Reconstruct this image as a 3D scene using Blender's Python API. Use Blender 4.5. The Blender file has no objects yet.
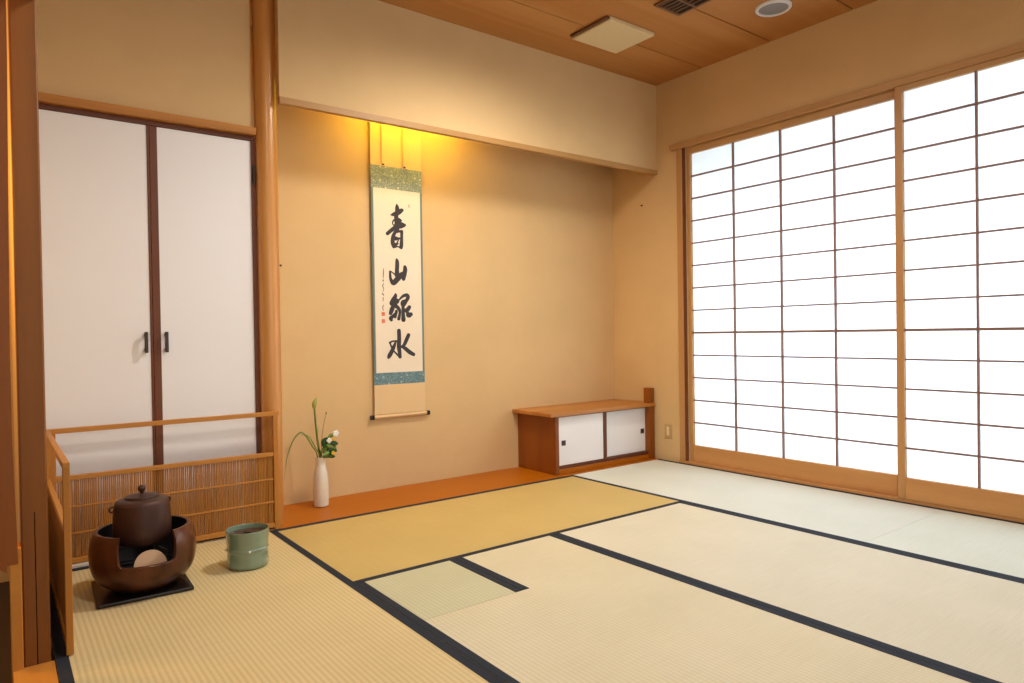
import bpy, bmesh, math, random
from mathutils import Vector, Matrix
random.seed(7)
C = bpy.context.scene.collection
PI = math.pi

# ------------------------------------------------------------------ colours and materials
def lin(c):
    out = []
    for v in c[:3]:
        v = v / 255.0
        out.append(v / 12.92 if v <= .04045 else ((v + .055) / 1.055) ** 2.4)
    return tuple(out) + (1.0,)

class NT:
    def __init__(s, name):
        s.m = bpy.data.materials.new(name); s.m.use_nodes = True
        s.t = s.m.node_tree; s.t.nodes.clear()
        s.out = s.t.nodes.new('ShaderNodeOutputMaterial')
    def n(s, typ, **kw):
        nd = s.t.nodes.new(typ)
        for k, v in kw.items():
            if k[0] == '_': nd.inputs[k[1:].replace('_', ' ')].default_value = v
            else: setattr(nd, k, v)
        return nd
    def l(s, a, b): s.t.links.new(a, b)
    def bsdf(s, color=None, rough=.5, spec=.5, **kw):
        b = s.n('ShaderNodeBsdfPrincipled')
        b.inputs['Roughness'].default_value = rough
        b.inputs['Specular IOR Level'].default_value = spec
        if color is not None:
            if isinstance(color, tuple): b.inputs['Base Color'].default_value = color
            else: s.l(color, b.inputs['Base Color'])
        for k, v in kw.items(): b.inputs[k.replace('_', ' ')].default_value = v
        s.l(b.outputs[0], s.out.inputs[0])
        return b
    def coords(s, scale=(1, 1, 1)):
        tc = s.n('ShaderNodeTexCoord'); mp = s.n('ShaderNodeMapping')
        mp.inputs['Scale'].default_value = scale
        s.l(tc.outputs['Object'], mp.inputs[0]); return mp.outputs[0]
    def noise(s, vec, scale, detail=4, rough=.55, dist=0):
        nz = s.n('ShaderNodeTexNoise'); s.l(vec, nz.inputs['Vector'])
        nz.inputs['Scale'].default_value = scale; nz.inputs['Detail'].default_value = detail
        nz.inputs['Roughness'].default_value = rough; nz.inputs['Distortion'].default_value = dist
        return nz.outputs['Fac']
    def ramp(s, fac, stops):
        r = s.n('ShaderNodeValToRGB'); e = r.color_ramp.elements
        while len(e) < len(stops): e.new(.5)
        for k, (p, c) in enumerate(stops): e[k].position = p; e[k].color = c
        s.l(fac, r.inputs[0]); return r.outputs[0]
    def mix(s, a, b, fac, mode='MIX'):
        m = s.n('ShaderNodeMix', data_type='RGBA', blend_type=mode)
        for v, i in ((fac, 0), (a, 6), (b, 7)):
            if isinstance(v, (int, float)): m.inputs[i].default_value = v
            elif isinstance(v, tuple): m.inputs[i].default_value = v
            else: s.l(v, m.inputs[i])
        return m.outputs[2]
    def bump(s, b, h, strength=.2, dist=.01):
        bp = s.n('ShaderNodeBump'); bp.inputs['Strength'].default_value = strength
        bp.inputs['Distance'].default_value = dist
        s.l(h, bp.inputs['Height']); s.l(bp.outputs[0], b.inputs['Normal'])

def m_plain(name, c, rough=.5, spec=.5, **kw):
    t = NT(name); v = t.coords()
    f = t.noise(v, 40, 3)
    d = tuple(x * .9 for x in lin(c)[:3]) + (1,)
    t.bsdf(t.mix(d, lin(c), f), rough, spec, **kw); return t.m

def m_plaster(name, c, var=.06, grain=.25):
    t = NT(name); v = t.coords()
    f = t.noise(v, 1.6, 5, .6); g = t.noise(v, 420, 3, .7)
    a = tuple(x * (1 - var) for x in lin(c)[:3]) + (1,); b2 = tuple(min(1, x * (1 + var)) for x in lin(c)[:3]) + (1,)
    col = t.mix(a, b2, t.ramp(f, [(.3, (0, 0, 0, 1)), (.7, (1, 1, 1, 1))]))
    b = t.bsdf(col, .92, .15); t.bump(b, g, grain, .002); return t.m

def m_wood(name, c1, c2, axis='z', rough=.45, ring=22, spec=.4, fine=1.0, coat=0):
    """long grain along the axis: c1 pale early wood, c2 darker late wood"""
    t = NT(name)
    sc = {'x': (.06, 1, 1), 'y': (1, .06, 1), 'z': (1, 1, .06)}[axis]
    v = t.coords(sc)
    big = t.noise(v, 5, 3, .5, .4)
    sn = t.n('ShaderNodeMath', operation='MULTIPLY'); sn.inputs[1].default_value = ring; t.l(big, sn.inputs[0])
    sn2 = t.n('ShaderNodeMath', operation='SINE'); t.l(sn.outputs[0], sn2.inputs[0])
    mr = t.n('ShaderNodeMapRange'); mr.inputs[1].default_value = -1; t.l(sn2.outputs[0], mr.inputs[0])
    fib = t.noise(v, 160 * fine, 3, .6)
    mx = t.n('ShaderNodeMath', operation='MULTIPLY_ADD'); mx.inputs[1].default_value = .6
    mm = t.n('ShaderNodeMath', operation='MULTIPLY'); mm.inputs[1].default_value = .4; t.l(fib, mm.inputs[0])
    t.l(mr.outputs[0], mx.inputs[0]); t.l(mm.outputs[0], mx.inputs[2])
    col = t.mix(lin(c1), lin(c2), t.ramp(mx.outputs[0], [(.15, (0, 0, 0, 1)), (.95, (1, 1, 1, 1))]))
    b = t.bsdf(col, rough, spec)
    if coat: b.inputs['Coat Weight'].default_value = coat; b.inputs['Coat Roughness'].default_value = .15
    t.bump(b, fib, .08, .002); return t.m

def m_tatami(name, c, axis, dark=.84, pitch=.0155):
    """woven rush: ridges run along the axis, straw flecks between"""
    t = NT(name); tc = t.coords()
    sep = t.n('ShaderNodeSeparateXYZ'); t.l(tc, sep.inputs[0])
    across = sep.outputs['Y' if axis == 'x' else 'X']; along = sep.outputs['X' if axis == 'x' else 'Y']
    k = t.n('ShaderNodeMath', operation='MULTIPLY'); k.inputs[1].default_value = 2 * PI / pitch; t.l(across, k.inputs[0])
    s = t.n('ShaderNodeMath', operation='SINE'); t.l(k.outputs[0], s.inputs[0])
    h = t.n('ShaderNodeMapRange'); h.inputs[1].default_value = -1; t.l(s.outputs[0], h.inputs[0])
    st = t.noise(t.coords((300, 6, 1) if axis == 'x' else (6, 300, 1)), 1, 2, .5)
    bl = t.noise(tc, 3, 3, .5)
    base = lin(c); dk = (base[0] * dark, base[1] * dark * .985, base[2] * dark * .93, 1)
    col = t.mix(dk, base, t.ramp(h.outputs[0], [(.0, (0, 0, 0, 1)), (.75, (1, 1, 1, 1))]))
    col = t.mix(col, t.ramp(st, [(.3, (.86, .84, .78, 1)), (.7, (1, 1, 1, 1))]), .5, 'MULTIPLY')
    col = t.mix(col, t.ramp(bl, [(.35, (.93, .93, .9, 1)), (.65, (1, 1, 1, 1))]), .7, 'MULTIPLY')
    b = t.bsdf(col, .62, .3)
    t.bump(b, h.outputs[0], .35, .0012); return t.m

def m_cloth(name, c, scale=900, rough=.85):
    t = NT(name); v = t.coords()
    w = t.noise(v, scale, 2); f = t.noise(v, 9, 2)
    a = tuple(x * .7 for x in lin(c)[:3]) + (1,)
    b = t.bsdf(t.mix(a, lin(c), t.mix(w, f, .4)), rough, .2); t.bump(b, w, .2, .001); return t.m

def m_cloth2(name, c):
    t = NT(name); v = t.coords(); f = t.noise(v, 240, 2)
    a = tuple(x * .95 for x in lin(c)[:3]) + (1,)
    t.bsdf(t.mix(a, lin(c), f), .85, .15); return t.m

def m_brocade(name, c, c2, pale):
    """small floral medallions on a woven ground"""
    t = NT(name); v = t.coords((1, 1, 1))
    vo = t.n('ShaderNodeTexVoronoi'); vo.inputs['Scale'].default_value = 26; vo.inputs['Randomness'].default_value = .35; t.l(v, vo.inputs['Vector'])
    v2 = t.n('ShaderNodeTexVoronoi'); v2.inputs['Scale'].default_value = 95; t.l(v, v2.inputs['Vector'])
    flo = t.ramp(vo.outputs['Distance'], [(.0, (1, 1, 1, 1)), (.16, (.9, .9, .9, 1)), (.24, (0, 0, 0, 1)), (.36, (0, 0, 0, 1)), (.42, (.35, .35, .35, 1)), (.5, (0, 0, 0, 1))])
    sm = t.ramp(v2.outputs['Distance'], [(.2, (.55, .55, .55, 1)), (.5, (0, 0, 0, 1))])
    g = t.mix(lin(c), lin(c2), t.noise(v, 60, 2))
    col = t.mix(g, lin(pale), sm); col = t.mix(col, lin(pale), flo)
    t.bsdf(col, .6, .3); return t.m

def m_paper(name):
    """shoji paper: lets the daylight behind it through"""
    t = NT(name); v = t.coords()
    f = t.noise(v, 60, 4, .6)
    col = t.mix((.80, .83, .86, 1), (.86, .88, .90, 1), f)
    tr = t.n('ShaderNodeBsdfTranslucent'); df = t.n('ShaderNodeBsdfDiffuse'); mx = t.n('ShaderNodeMixShader')
    mx.inputs[0].default_value = .35
    t.l(col, tr.inputs[0]); df.inputs[0].default_value = (.80, .78, .74, 1)
    t.l(tr.outputs[0], mx.inputs[1]); t.l(df.outputs[0], mx.inputs[2]); t.l(mx.outputs[0], t.out.inputs[0])
    return t.m

def m_bronze(name, c1, c2, rough=.42):
    t = NT(name); v = t.coords()
    f = t.noise(v, 9, 5, .6, .5); g = t.noise(v, 260, 3)
    b = t.bsdf(t.mix(lin(c1), lin(c2), t.ramp(f, [(.35, (0, 0, 0, 1)), (.65, (1, 1, 1, 1))])), rough, .5, Metallic=.35)
    t.bump(b, g, .12, .001); return t.m

def m_glaze(name, c1, c2, rough=.16, sc=14):
    t = NT(name); v = t.coords((1, 1, 2.4))
    f = t.noise(v, sc, 4, .6)
    b = t.bsdf(t.mix(lin(c1), lin(c2), f), rough, .5, Coat_Weight=1.0, Coat_Roughness=.04); t.bump(b, f, .05, .003); return t.m

# ------------------------------------------------------------------ mesh helpers
def nb(): return bmesh.new()
def box(bm, x0, x1, y0, y1, z0, z1, bev=0.0, seg=2):
    vs = [bm.verts.new((x, y, z)) for x in (x0, x1) for y in (y0, y1) for z in (z0, z1)]
    F = [(0, 1, 3, 2), (4, 6, 7, 5), (0, 4, 5, 1), (2, 3, 7, 6), (0, 2, 6, 4), (1, 5, 7, 3)]
    fs = [bm.faces.new([vs[i] for i in f]) for f in F]
    if bev:
        es = list({e for f in fs for e in f.edges})
        bmesh.ops.bevel(bm, geom=es, offset=bev, segments=seg, affect='EDGES', profile=.5)
    return bm
def prism(bm, pts, lo, hi, axis='z', bev=0.0):
    """polygon pts (2D) swept along the axis; axis z: pts are (x,y); y: (x,z); x: (y,z)"""
    def P(p, h):
        return {'z': (p[0], p[1], h), 'y': (p[0], h, p[1]), 'x': (h, p[0], p[1])}[axis]
    a = [bm.verts.new(P(p, lo)) for p in pts]; b = [bm.verts.new(P(p, hi)) for p in pts]
    n = len(pts); fs = [bm.faces.new(a[::-1]), bm.faces.new(b)]
    for i in range(n): fs.append(bm.faces.new([a[i], a[(i + 1) % n], b[(i + 1) % n], b[i]]))
    bmesh.ops.recalc_face_normals(bm, faces=fs)
    if bev:
        es = list({e for f in fs for e in f.edges})
        bmesh.ops.bevel(bm, geom=es, offset=bev, segments=2, affect='EDGES', profile=.5)
    return bm
def lathe(bm, prof, cx=0, cy=0, n=48, close=True):
    """prof: list of (r, z)"""
    rings = []
    for r, z in prof:
        if r < 1e-6: rings.append([bm.verts.new((cx, cy, z))])
        else: rings.append([bm.verts.new((cx + r * math.cos(2 * PI * k / n), cy + r * math.sin(2 * PI * k / n), z)) for k in range(n)])
    for A, B in zip(rings, rings[1:]):
        for k in range(n):
            k2 = (k + 1) % n
            if len(A) == 1 and len(B) == 1: continue
            if len(A) == 1: f = [A[0], B[k2], B[k]]
            elif len(B) == 1: f = [A[k], A[k2], B[0]]
            else: f = [A[k], A[k2], B[k2], B[k]]
            try: bm.faces.new(f)
            except ValueError: pass
    bmesh.ops.recalc_face_normals(bm, faces=bm.faces[:])
    return bm
def tube(bm, pts, rad, n=10, caps=True):
    """pts 3D; rad float or list"""
    P = [Vector(p) for p in pts]; R = rad if isinstance(rad, (list, tuple)) else [rad] * len(P)
    rings = []; up = None
    for i, p in enumerate(P):
        d = (P[min(i + 1, len(P) - 1)] - P[max(i - 1, 0)]).normalized()
        if up is None: up = d.orthogonal().normalized()
        u = (up - d * up.dot(d)); u = u.normalized() if u.length > 1e-6 else d.orthogonal().normalized()
        w = d.cross(u); up = u
        rings.append([bm.verts.new(p + (u * math.cos(2 * PI * k / n) + w * math.sin(2 * PI * k / n)) * R[i]) for k in range(n)])
    for A, B in zip(rings, rings[1:]):
        for k in range(n): bm.faces.new([A[k], A[(k + 1) % n], B[(k + 1) % n], B[k]])
    if caps: bm.faces.new(rings[0][::-1]); bm.faces.new(rings[-1])
    return bm
def ellipsoid(bm, c, r, n=20, m=12, rot=None):
    res = bmesh.ops.create_uvsphere(bm, u_segments=n, v_segments=m, radius=1)
    M = Matrix.Translation(c) @ (rot.to_4x4() if rot else Matrix.Identity(4)) @ Matrix.Diagonal((r[0], r[1], r[2], 1))
    bmesh.ops.transform(bm, matrix=M, verts=res['verts']); return bm
def smoothpts(pts, k=6):
    """Catmull-Rom through tuples of any length"""
    out = []; n = len(pts)
    for i in range(n - 1):
        p0, p1, p2, p3 = pts[max(i - 1, 0)], pts[i], pts[i + 1], pts[min(i + 2, n - 1)]
        for j in range(k):
            t = j / k
            out.append(tuple(.5 * (2 * b + (c - a) * t + (2 * a - 5 * b + 4 * c - d) * t * t + (3 * b - a - 3 * c + d) * t ** 3)
                             for a, b, c, d in zip(p0, p1, p2, p3)))
    out.append(tuple(pts[-1])); return out

def obj(name, bm, mat, parent=None, smooth=False, origin=None):
    """one mesh object, its origin at the middle of its base"""
    co = [v.co for v in bm.verts]
    if origin is None:
        lo = [min(c[i] for c in co) for i in range(3)]; hi = [max(c[i] for c in co) for i in range(3)]
        origin = Vector(((lo[0] + hi[0]) / 2, (lo[1] + hi[1]) / 2, lo[2]))
    origin = Vector(origin)
    for v in bm.verts: v.co -= origin
    me = bpy.data.meshes.new(name); bm.to_mesh(me); bm.free()
    for mm in (mat if isinstance(mat, (list, tuple)) else [mat]): me.materials.append(mm)
    if smooth:
        for p in me.polygons: p.use_smooth = True
        if smooth != 'all': me.set_sharp_from_angle(angle=math.radians(38))
    o = bpy.data.objects.new(name, me); C.objects.link(o)
    if parent is not None:
        o.parent = parent; w = Vector((0, 0, 0)); p = parent
        while p is not None: w += p.location; p = p.parent
        o.location = origin - w
    else: o.location = origin
    return o
def tag(o, label, cat, group=None, kind=None):
    o['label'] = label; o['category'] = cat
    if group: o['group'] = group
    if kind: o['kind'] = kind
    return o
def thing(name, label, cat, loc, group=None, kind=None):
    o = bpy.data.objects.new(name, None); C.objects.link(o); o.location = loc; o.empty_display_size = .1
    return tag(o, label, cat, group, kind)

# brush strokes: (x, z, width) in metres about the scroll's middle
INK={
'a': [[(-0.0062, 0.4579, 0.0047), (-0.0036, 0.4381, 0.0199), (-0.0031, 0.4159, 0.0227), (-0.0106, 0.3863, 0.0217), (-0.0062, 0.3577, 0.0265), (-0.0052, 0.3311, 0.0265), (-0.0072, 0.3042, 0.0198)], [(-0.045, 0.3915, 0.0056), (-0.0262, 0.3968, 0.0169), (0.0038, 0.4099, 0.0227), (0.0265, 0.4254, 0.0171), (0.0351, 0.4249, 0.0057)], [(-0.0356, 0.3441, 0.0056), (-0.0309, 0.3578, 0.0075), (-0.0169, 0.3666, 0.0104), (0.0054, 0.3668, 0.0189), (0.0218, 0.3637, 0.0086)], [(-0.0355, 0.3485, 0.0056), (-0.0333, 0.3368, 0.0056), (-0.0176, 0.3323, 0.0085)], [(-0.0697, 0.2816, 0.0168), (-0.0428, 0.3032, 0.0178), (-0.0128, 0.3251, 0.0189), (0.0172, 0.332, 0.0228), (0.0414, 0.3385, 0.0153), (0.0496, 0.3419, 0.0057)], [(0.0026, 0.3496, 0.0189), (0.0275, 0.3436, 0.0171), (0.0476, 0.3422, 0.0076)], [(-0.0158, 0.3, 0.0141), (-0.0327, 0.2667, 0.0188), (-0.0364, 0.231, 0.0207), (-0.0299, 0.2083, 0.0169)], [(-0.0158, 0.2955, 0.0141), (0.0066, 0.2999, 0.0114), (0.0256, 0.2996, 0.0143)], [(0.0236, 0.2999, 0.0162), (0.0229, 0.2618, 0.0152), (0.0201, 0.2214, 0.019), (0.0188, 0.2043, 0.0143)], [(-0.0289, 0.2581, 0.0188), (-0.0166, 0.2568, 0.0198), (-0.0017, 0.2578, 0.0113), (0.0208, 0.2594, 0.0095)], [(-0.0322, 0.2179, 0.0188), (-0.0123, 0.2237, 0.0123), (-0.0023, 0.2279, 0.0076)], [(-0.02, 0.2089, 0.0122), (-0.0026, 0.2101, 0.0066), (0.0148, 0.2054, 0.0123)], [(-0.0086, 0.2328, 0.0057), (0.0006, 0.2468, 0.0066)]] ,
'b': [[(-0.0144, 0.1379, 0.0057), (-0.01, 0.1246, 0.0178), (-0.0098, 0.1007, 0.021), (-0.0117, 0.0706, 0.021), (-0.0109, 0.0436, 0.0267)], [(-0.0564, 0.0621, 0.0101), (-0.0562, 0.0388, 0.0126), (-0.052, 0.0151, 0.0151), (-0.0358, -0.0022, 0.024), (-0.0127, 0.0171, 0.0261), (0.0095, 0.0399, 0.0256), (0.025, 0.0556, 0.0154)], [(-0.0517, 0.0623, 0.0057), (-0.037, 0.0545, 0.0063), (-0.0206, 0.0417, 0.0076)], [(0.0406, 0.0925, 0.0167), (0.0423, 0.0775, 0.0219), (0.037, 0.0485, 0.0212), (0.0304, 0.0226, 0.0193)]] ,
'c': [[(-0.0247, -0.0683, 0.008), (-0.0242, -0.0803, 0.0159), (-0.0382, -0.0994, 0.018), (-0.0511, -0.1224, 0.0187), (-0.0359, -0.1181, 0.0253), (-0.0141, -0.1092, 0.0211)], [(-0.0317, -0.0941, 0.021), (-0.0226, -0.1145, 0.021), (-0.0374, -0.1359, 0.018), (-0.0492, -0.1592, 0.0202), (-0.0579, -0.1804, 0.0165)], [(-0.0283, -0.1334, 0.0181), (-0.0087, -0.1493, 0.016), (0.0017, -0.1643, 0.0138), (0.0013, -0.1863, 0.0124), (-0.0054, -0.2121, 0.0153)], [(-0.0198, -0.1692, 0.0138), (-0.0295, -0.2001, 0.0145)], [(-0.0269, -0.183, 0.0123), (-0.0462, -0.2002, 0.0144), (-0.0577, -0.2097, 0.0172), (-0.0534, -0.2193, 0.0137)], [(-0.0081, -0.115, 0.0036), (0.0038, -0.0969, 0.008), (0.028, -0.0778, 0.0125), (0.0514, -0.0739, 0.0162), (0.0574, -0.0869, 0.0177), (0.0453, -0.1065, 0.0162), (0.028, -0.1199, 0.0271), (0.024, -0.1276, 0.0212)], [(0.0249, -0.1207, 0.0183), (0.0235, -0.1517, 0.0146), (0.024, -0.1862, 0.0168), (0.0253, -0.2172, 0.0212)], [(0.0664, -0.1436, 0.0163), (0.0536, -0.1583, 0.0184), (0.0403, -0.166, 0.0132), (0.0533, -0.1756, 0.0133), (0.0585, -0.1902, 0.0221), (0.0766, -0.1859, 0.0163)], [(0.0666, -0.1946, 0.0163), (0.0765, -0.1877, 0.0133)], [(0.0381, -0.1585, 0.0103), (0.0232, -0.1655, 0.0102)]] ,
'd': [[(-0.0057, -0.2833, 0.0196), (-0.0048, -0.324, 0.0204), (-0.0074, -0.372, 0.0219), (-0.004, -0.4091, 0.0188), (-0.0012, -0.4358, 0.0172)], [(-0.0029, -0.4357, 0.0133), (-0.0207, -0.4204, 0.0094), (-0.0388, -0.4044, 0.0078)], [(-0.0666, -0.3523, 0.01), (-0.0478, -0.3439, 0.0077), (-0.0184, -0.3437, 0.0094)], [(-0.065, -0.3509, 0.0085), (-0.0585, -0.3708, 0.0085), (-0.0494, -0.3839, 0.0116)], [(-0.0292, -0.3516, 0.0101), (-0.042, -0.3786, 0.0179), (-0.0538, -0.4021, 0.0201), (-0.0689, -0.4255, 0.0208), (-0.0756, -0.437, 0.0139)], [(0.0571, -0.3093, 0.0183), (0.0431, -0.3367, 0.019), (0.0284, -0.3635, 0.0166), (0.0115, -0.3784, 0.011)], [(0.0111, -0.3754, 0.011), (0.0338, -0.3878, 0.0182), (0.0627, -0.4102, 0.0199), (0.0894, -0.4249, 0.0168)]] ,
}
SIGN= [[(-0.0986, 0.0777, 0.003), (-0.0991, 0.0517, 0.0061), (-0.1009, 0.0227, 0.0036)], [(-0.1011, 0.0112, 0.0073), (-0.1025, 0.0054, 0.0073)], [(-0.0977, -0.0089, 0.0036), (-0.1056, -0.0236, 0.0055), (-0.0995, -0.0378, 0.0042), (-0.1037, -0.0553, 0.0036)], [(-0.1077, -0.0669, 0.0079), (-0.1003, -0.0754, 0.0067)], [(-0.1031, -0.0899, 0.0049), (-0.1047, -0.1101, 0.0042)], [(-0.1014, -0.1332, 0.0042), (-0.108, -0.1477, 0.0055), (-0.1033, -0.165, 0.0036)]]

# ------------------------------------------------------------------ materials
M = {}
M['wall'] = m_plaster('earth_plaster', (215, 179, 127))
M['wall_door'] = m_plaster('fusuma_paper', (236, 231, 227), .015, .05)
M['pillar'] = m_wood('cedar_pillar', (204, 142, 72), (174, 108, 42), 'z', .30, 26, .5, coat=.1)
M['post'] = m_wood('post_wood', (152, 92, 24), (122, 68, 12), 'z', .5, 14)
M['lintel'] = m_wood('lintel_wood', (190, 126, 48), (162, 100, 32), 'x', .5, 12)
M['beam'] = m_wood('beam_wood', (184, 138, 80), (160, 112, 58), 'x', .5, 12)
M['header'] = m_wood('header_wood', (192, 146, 92), (168, 120, 68), 'y', .5, 12)
M['stile'] = m_wood('shoji_stile_wood', (192, 142, 86), (168, 114, 62), 'z', .5, 12)
M['bottom'] = m_wood('shoji_rail_wood', (202, 146, 86), (176, 118, 62), 'y', .5, 12)
M['lattice'] = m_plain('lattice_wood', (138, 98, 80), .6)
M['paper'] = m_paper('shoji_paper')
M['toko'] = m_wood('alcove_board', (176, 98, 6), (158, 82, 2), 'x', .42, 10, .22)
M['cab'] = m_wood('cabinet_wood_upright', (146, 80, 16), (124, 62, 8), 'z', .42, 12)
M['cabtop'] = m_wood('cabinet_top_wood', (194, 132, 62), (170, 106, 42), 'x', .38, 14)
M['brown'] = m_wood('dark_brown_stile', (112, 60, 30), (84, 40, 18), 'z', .5, 12)
M['brown_x'] = m_wood('dark_brown_rail', (112, 60, 30), (84, 40, 18), 'x', .5, 12)
M['screen'] = m_wood('screen_wood', (190, 126, 48), (160, 98, 30), 'x', .5, 10)
M['screen_y'] = m_wood('screen_wood_long', (190, 126, 48), (160, 98, 30), 'y', .5, 10)
M['screen_z'] = m_wood('screen_wood_post', (184, 118, 42), (154, 92, 26), 'z', .5, 10)
M['reed'] = m_wood('reed', (176, 116, 46), (148, 88, 28), 'z', .6, 8, .3, 2)
M['ceil'] = m_wood('ceiling_board', (188, 132, 72), (174, 114, 56), 'x', .6, 16, .25)
M['groove'] = m_plain('groove_dark', (70, 44, 26), .8)
M['black'] = m_cloth('black_border_cloth', (48, 52, 60))
M['ink'] = m_plain('ink', (66, 60, 60), .7, .2)
M['ink_pale'] = m_plain('ink_pale', (128, 108, 88), .8, .2)
M['seal'] = m_plain('vermilion', (226, 120, 84), .8, .2)
M['scroll_paper'] = m_cloth2('scroll_paper', (234, 216, 188))
M['scroll_silk'] = m_cloth2('scroll_silk', (226, 190, 140))
M['brocade'] = m_brocade('brocade', (124, 136, 128), (138, 148, 134), (200, 198, 172))
M['brocade_edge'] = m_cloth2('brocade_edge', (112, 128, 118))
M['brocade_blue'] = m_brocade('brocade_blue', (84, 114, 122), (98, 124, 124), (150, 168, 162))
M['lacquer'] = m_plain('black_lacquer', (26, 20, 18), .25)
M['iron'] = m_plain('dark_iron', (58, 44, 38), .5)
M['pull'] = m_plain('dark_pull', (84, 56, 46), .5)
M['kettle'] = m_bronze('kettle_iron', (76, 46, 34), (60, 35, 27), .48)
M['brazier'] = m_bronze('brazier_bronze', (104, 58, 34), (66, 38, 22), .28)
M['soot'] = m_plain('soot', (20, 16, 15), .8)
M['ash'] = m_plain('grey_ash', (60, 52, 46), .95)
M['clay'] = m_plain('pale_clay', (214, 176, 138), .8)
M['celadon'] = m_glaze('celadon_glaze', (112, 132, 108), (132, 150, 124))
M['lid'] = m_plain('brown_lacquer', (74, 44, 32), .3)
M['white_glaze'] = m_glaze('white_glaze', (220, 206, 180), (232, 220, 198), .10, 20)
M['stem'] = m_plain('stem_green', (98, 128, 44), .5)
M['blade'] = m_plain('blade_green', (122, 136, 58), .5)
M['bud'] = m_plain('bud_green', (160, 166, 70), .5)
M['leafd'] = m_plain('dark_leaf', (40, 84, 34), .4)
M['leafl'] = m_plain('light_leaf', (112, 140, 50), .45)
M['petal'] = m_plain('white_petal', (244, 240, 232), .6)
M['yellow'] = m_plain('yellow_petal', (232, 186, 30), .6)
M['cream'] = m_plain('cream_plastic', (224, 200, 150), .5)
M['switch'] = m_plain('switch_plate', (196, 158, 104), .45)
M['rocker'] = m_plain('switch_rocker', (230, 206, 168), .4)
M['ring'] = m_plain('white_ring', (226, 222, 216), .4)
M['grey'] = m_plain('grey_mesh', (140, 134, 132), .6)
M['ventm'] = m_plain('vent_brown', (120, 80, 46), .6)
M['ventd'] = m_plain('vent_dark', (22, 15, 10), .9)
M['panel_side_shade'] = m_plain('panel_side_shade', (104, 66, 34), .6)
M['threshold'] = m_wood('threshold_wood', (206, 136, 52), (182, 108, 34), 'y', .5, 12)
M['leafdoor'] = m_wood('orange_board', (152, 82, 18), (122, 60, 10), 'z', .5, 12)
M['dark_floor'] = m_plain('dark_floor', (48, 34, 34), .6)
M['white_cloth'] = m_cloth('white_cloth', (226, 214, 196), 500)

XR = 2.681; D = .44; H = 2.5956
# ------------------------------------------------------------------ the room
o = obj('floor', box(nb(), -2.6, 2.9, -3.9, .6, -.12, -.05), M['dark_floor']); tag(o, 'dark subfloor beneath the straw mats', 'floor', kind='structure')
o = obj('floor_alcove', box(nb(), .0, XR - .002, .002, D - .002, -.045, 0.0, .002), M['toko']); tag(o, 'orange-brown polished board floor of the display alcove', 'floor', kind='structure')
o = obj('floor_closet', box(nb(), -.905, -.005, .028, .16, -.045, -.003), M['dark_floor']); tag(o, 'dark floor strip in front of the white closet doors', 'floor', kind='structure')
o = obj('wall_back', box(nb(), -.1, XR + .12, D, D + .1, -.05, H + .05), M['wall']); tag(o, 'sandy plaster back wall of the alcove', 'wall', kind='structure')

bm = nb(); T = .12
box(bm, XR, XR + T, -.236, D, -.05, H + .05)
box(bm, XR, XR + T, -3.9, -.236, 2.115, H + .05)
box(bm, XR, XR + T, -3.9, -2.98, -.05, 2.115)
o = obj('wall_right', bm, M['wall']); tag(o, 'sandy plaster wall around the tall paper window doors', 'wall', kind='structure')
# hanging wall over the alcove and the wall above the closet
o = obj('wall_front', box(nb(), .058, XR, .006, .05, 2.0100, H + .03), M['wall']); tag(o, 'sandy plaster wall hanging above the alcove opening', 'wall', kind='structure')
o = obj('trim_1', box(nb(), .058, XR - .001, .002, .032, 1.979, 2.0095, .001), M['beam']); tag(o, 'thin wooden rail along the lower edge of the hanging alcove wall', 'trim', kind='structure')
o = obj('ceiling_alcove', box(nb(), -.1, XR, .0505, D, 2.50, 2.54), M['wall']); tag(o, 'plaster ceiling hidden inside the alcove', 'ceiling', kind='structure')
o = obj('wall_alcove', box(nb(), -.1, -.04, .15, D, -.05, 2.5), M['wall']); tag(o, 'plaster side wall of the alcove behind the round pillar', 'wall', kind='structure')
o = obj('wall_closet', box(nb(), -.98, -.046, .085, .15, 1.86, H + .03), M['wall']); tag(o, 'sandy plaster wall above the white closet doors', 'wall', kind='structure')
o = obj('trim_2', box(nb(), -.98, -.036, .055, .15, 1.826, 1.86, .003), M['lintel']); tag(o, 'orange wooden lintel above the white closet doors', 'trim', kind='structure')
# ceiling boards with shadow joints
bm = nb(); ys = [.03, -.385, -.875, -1.365, -1.855, -2.345, -2.835, -3.325, -3.9]
for a, b in zip(ys, ys[1:]):
    box(bm, -2.6, XR + .1, b + .004, a - .004, H, H + .03, .002, 1)
o = obj('ceiling', bm, M['ceil']); tag(o, 'reddish-tan boarded wooden ceiling', 'ceiling', kind='structure')
o = obj('ceiling_backing', box(nb(), -2.6, XR + .12, -3.9, .06, H + .031, H + .06), M['groove']); tag(o, 'dark backing seen in the joints of the ceiling boards', 'ceiling', kind='structure')

# round cedar pillar beside the alcove
prof = [(.0, 0.0)] + [(.0495, 0.0), (.050, 1.2), (.050, H)] + [(0, H)]
o = obj('pillar', lathe(nb(), prof, .0175, .087, 48), M['pillar'], smooth=True); tag(o, 'round polished cedar pillar between closet and alcove', 'pillar', kind='structure')
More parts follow.
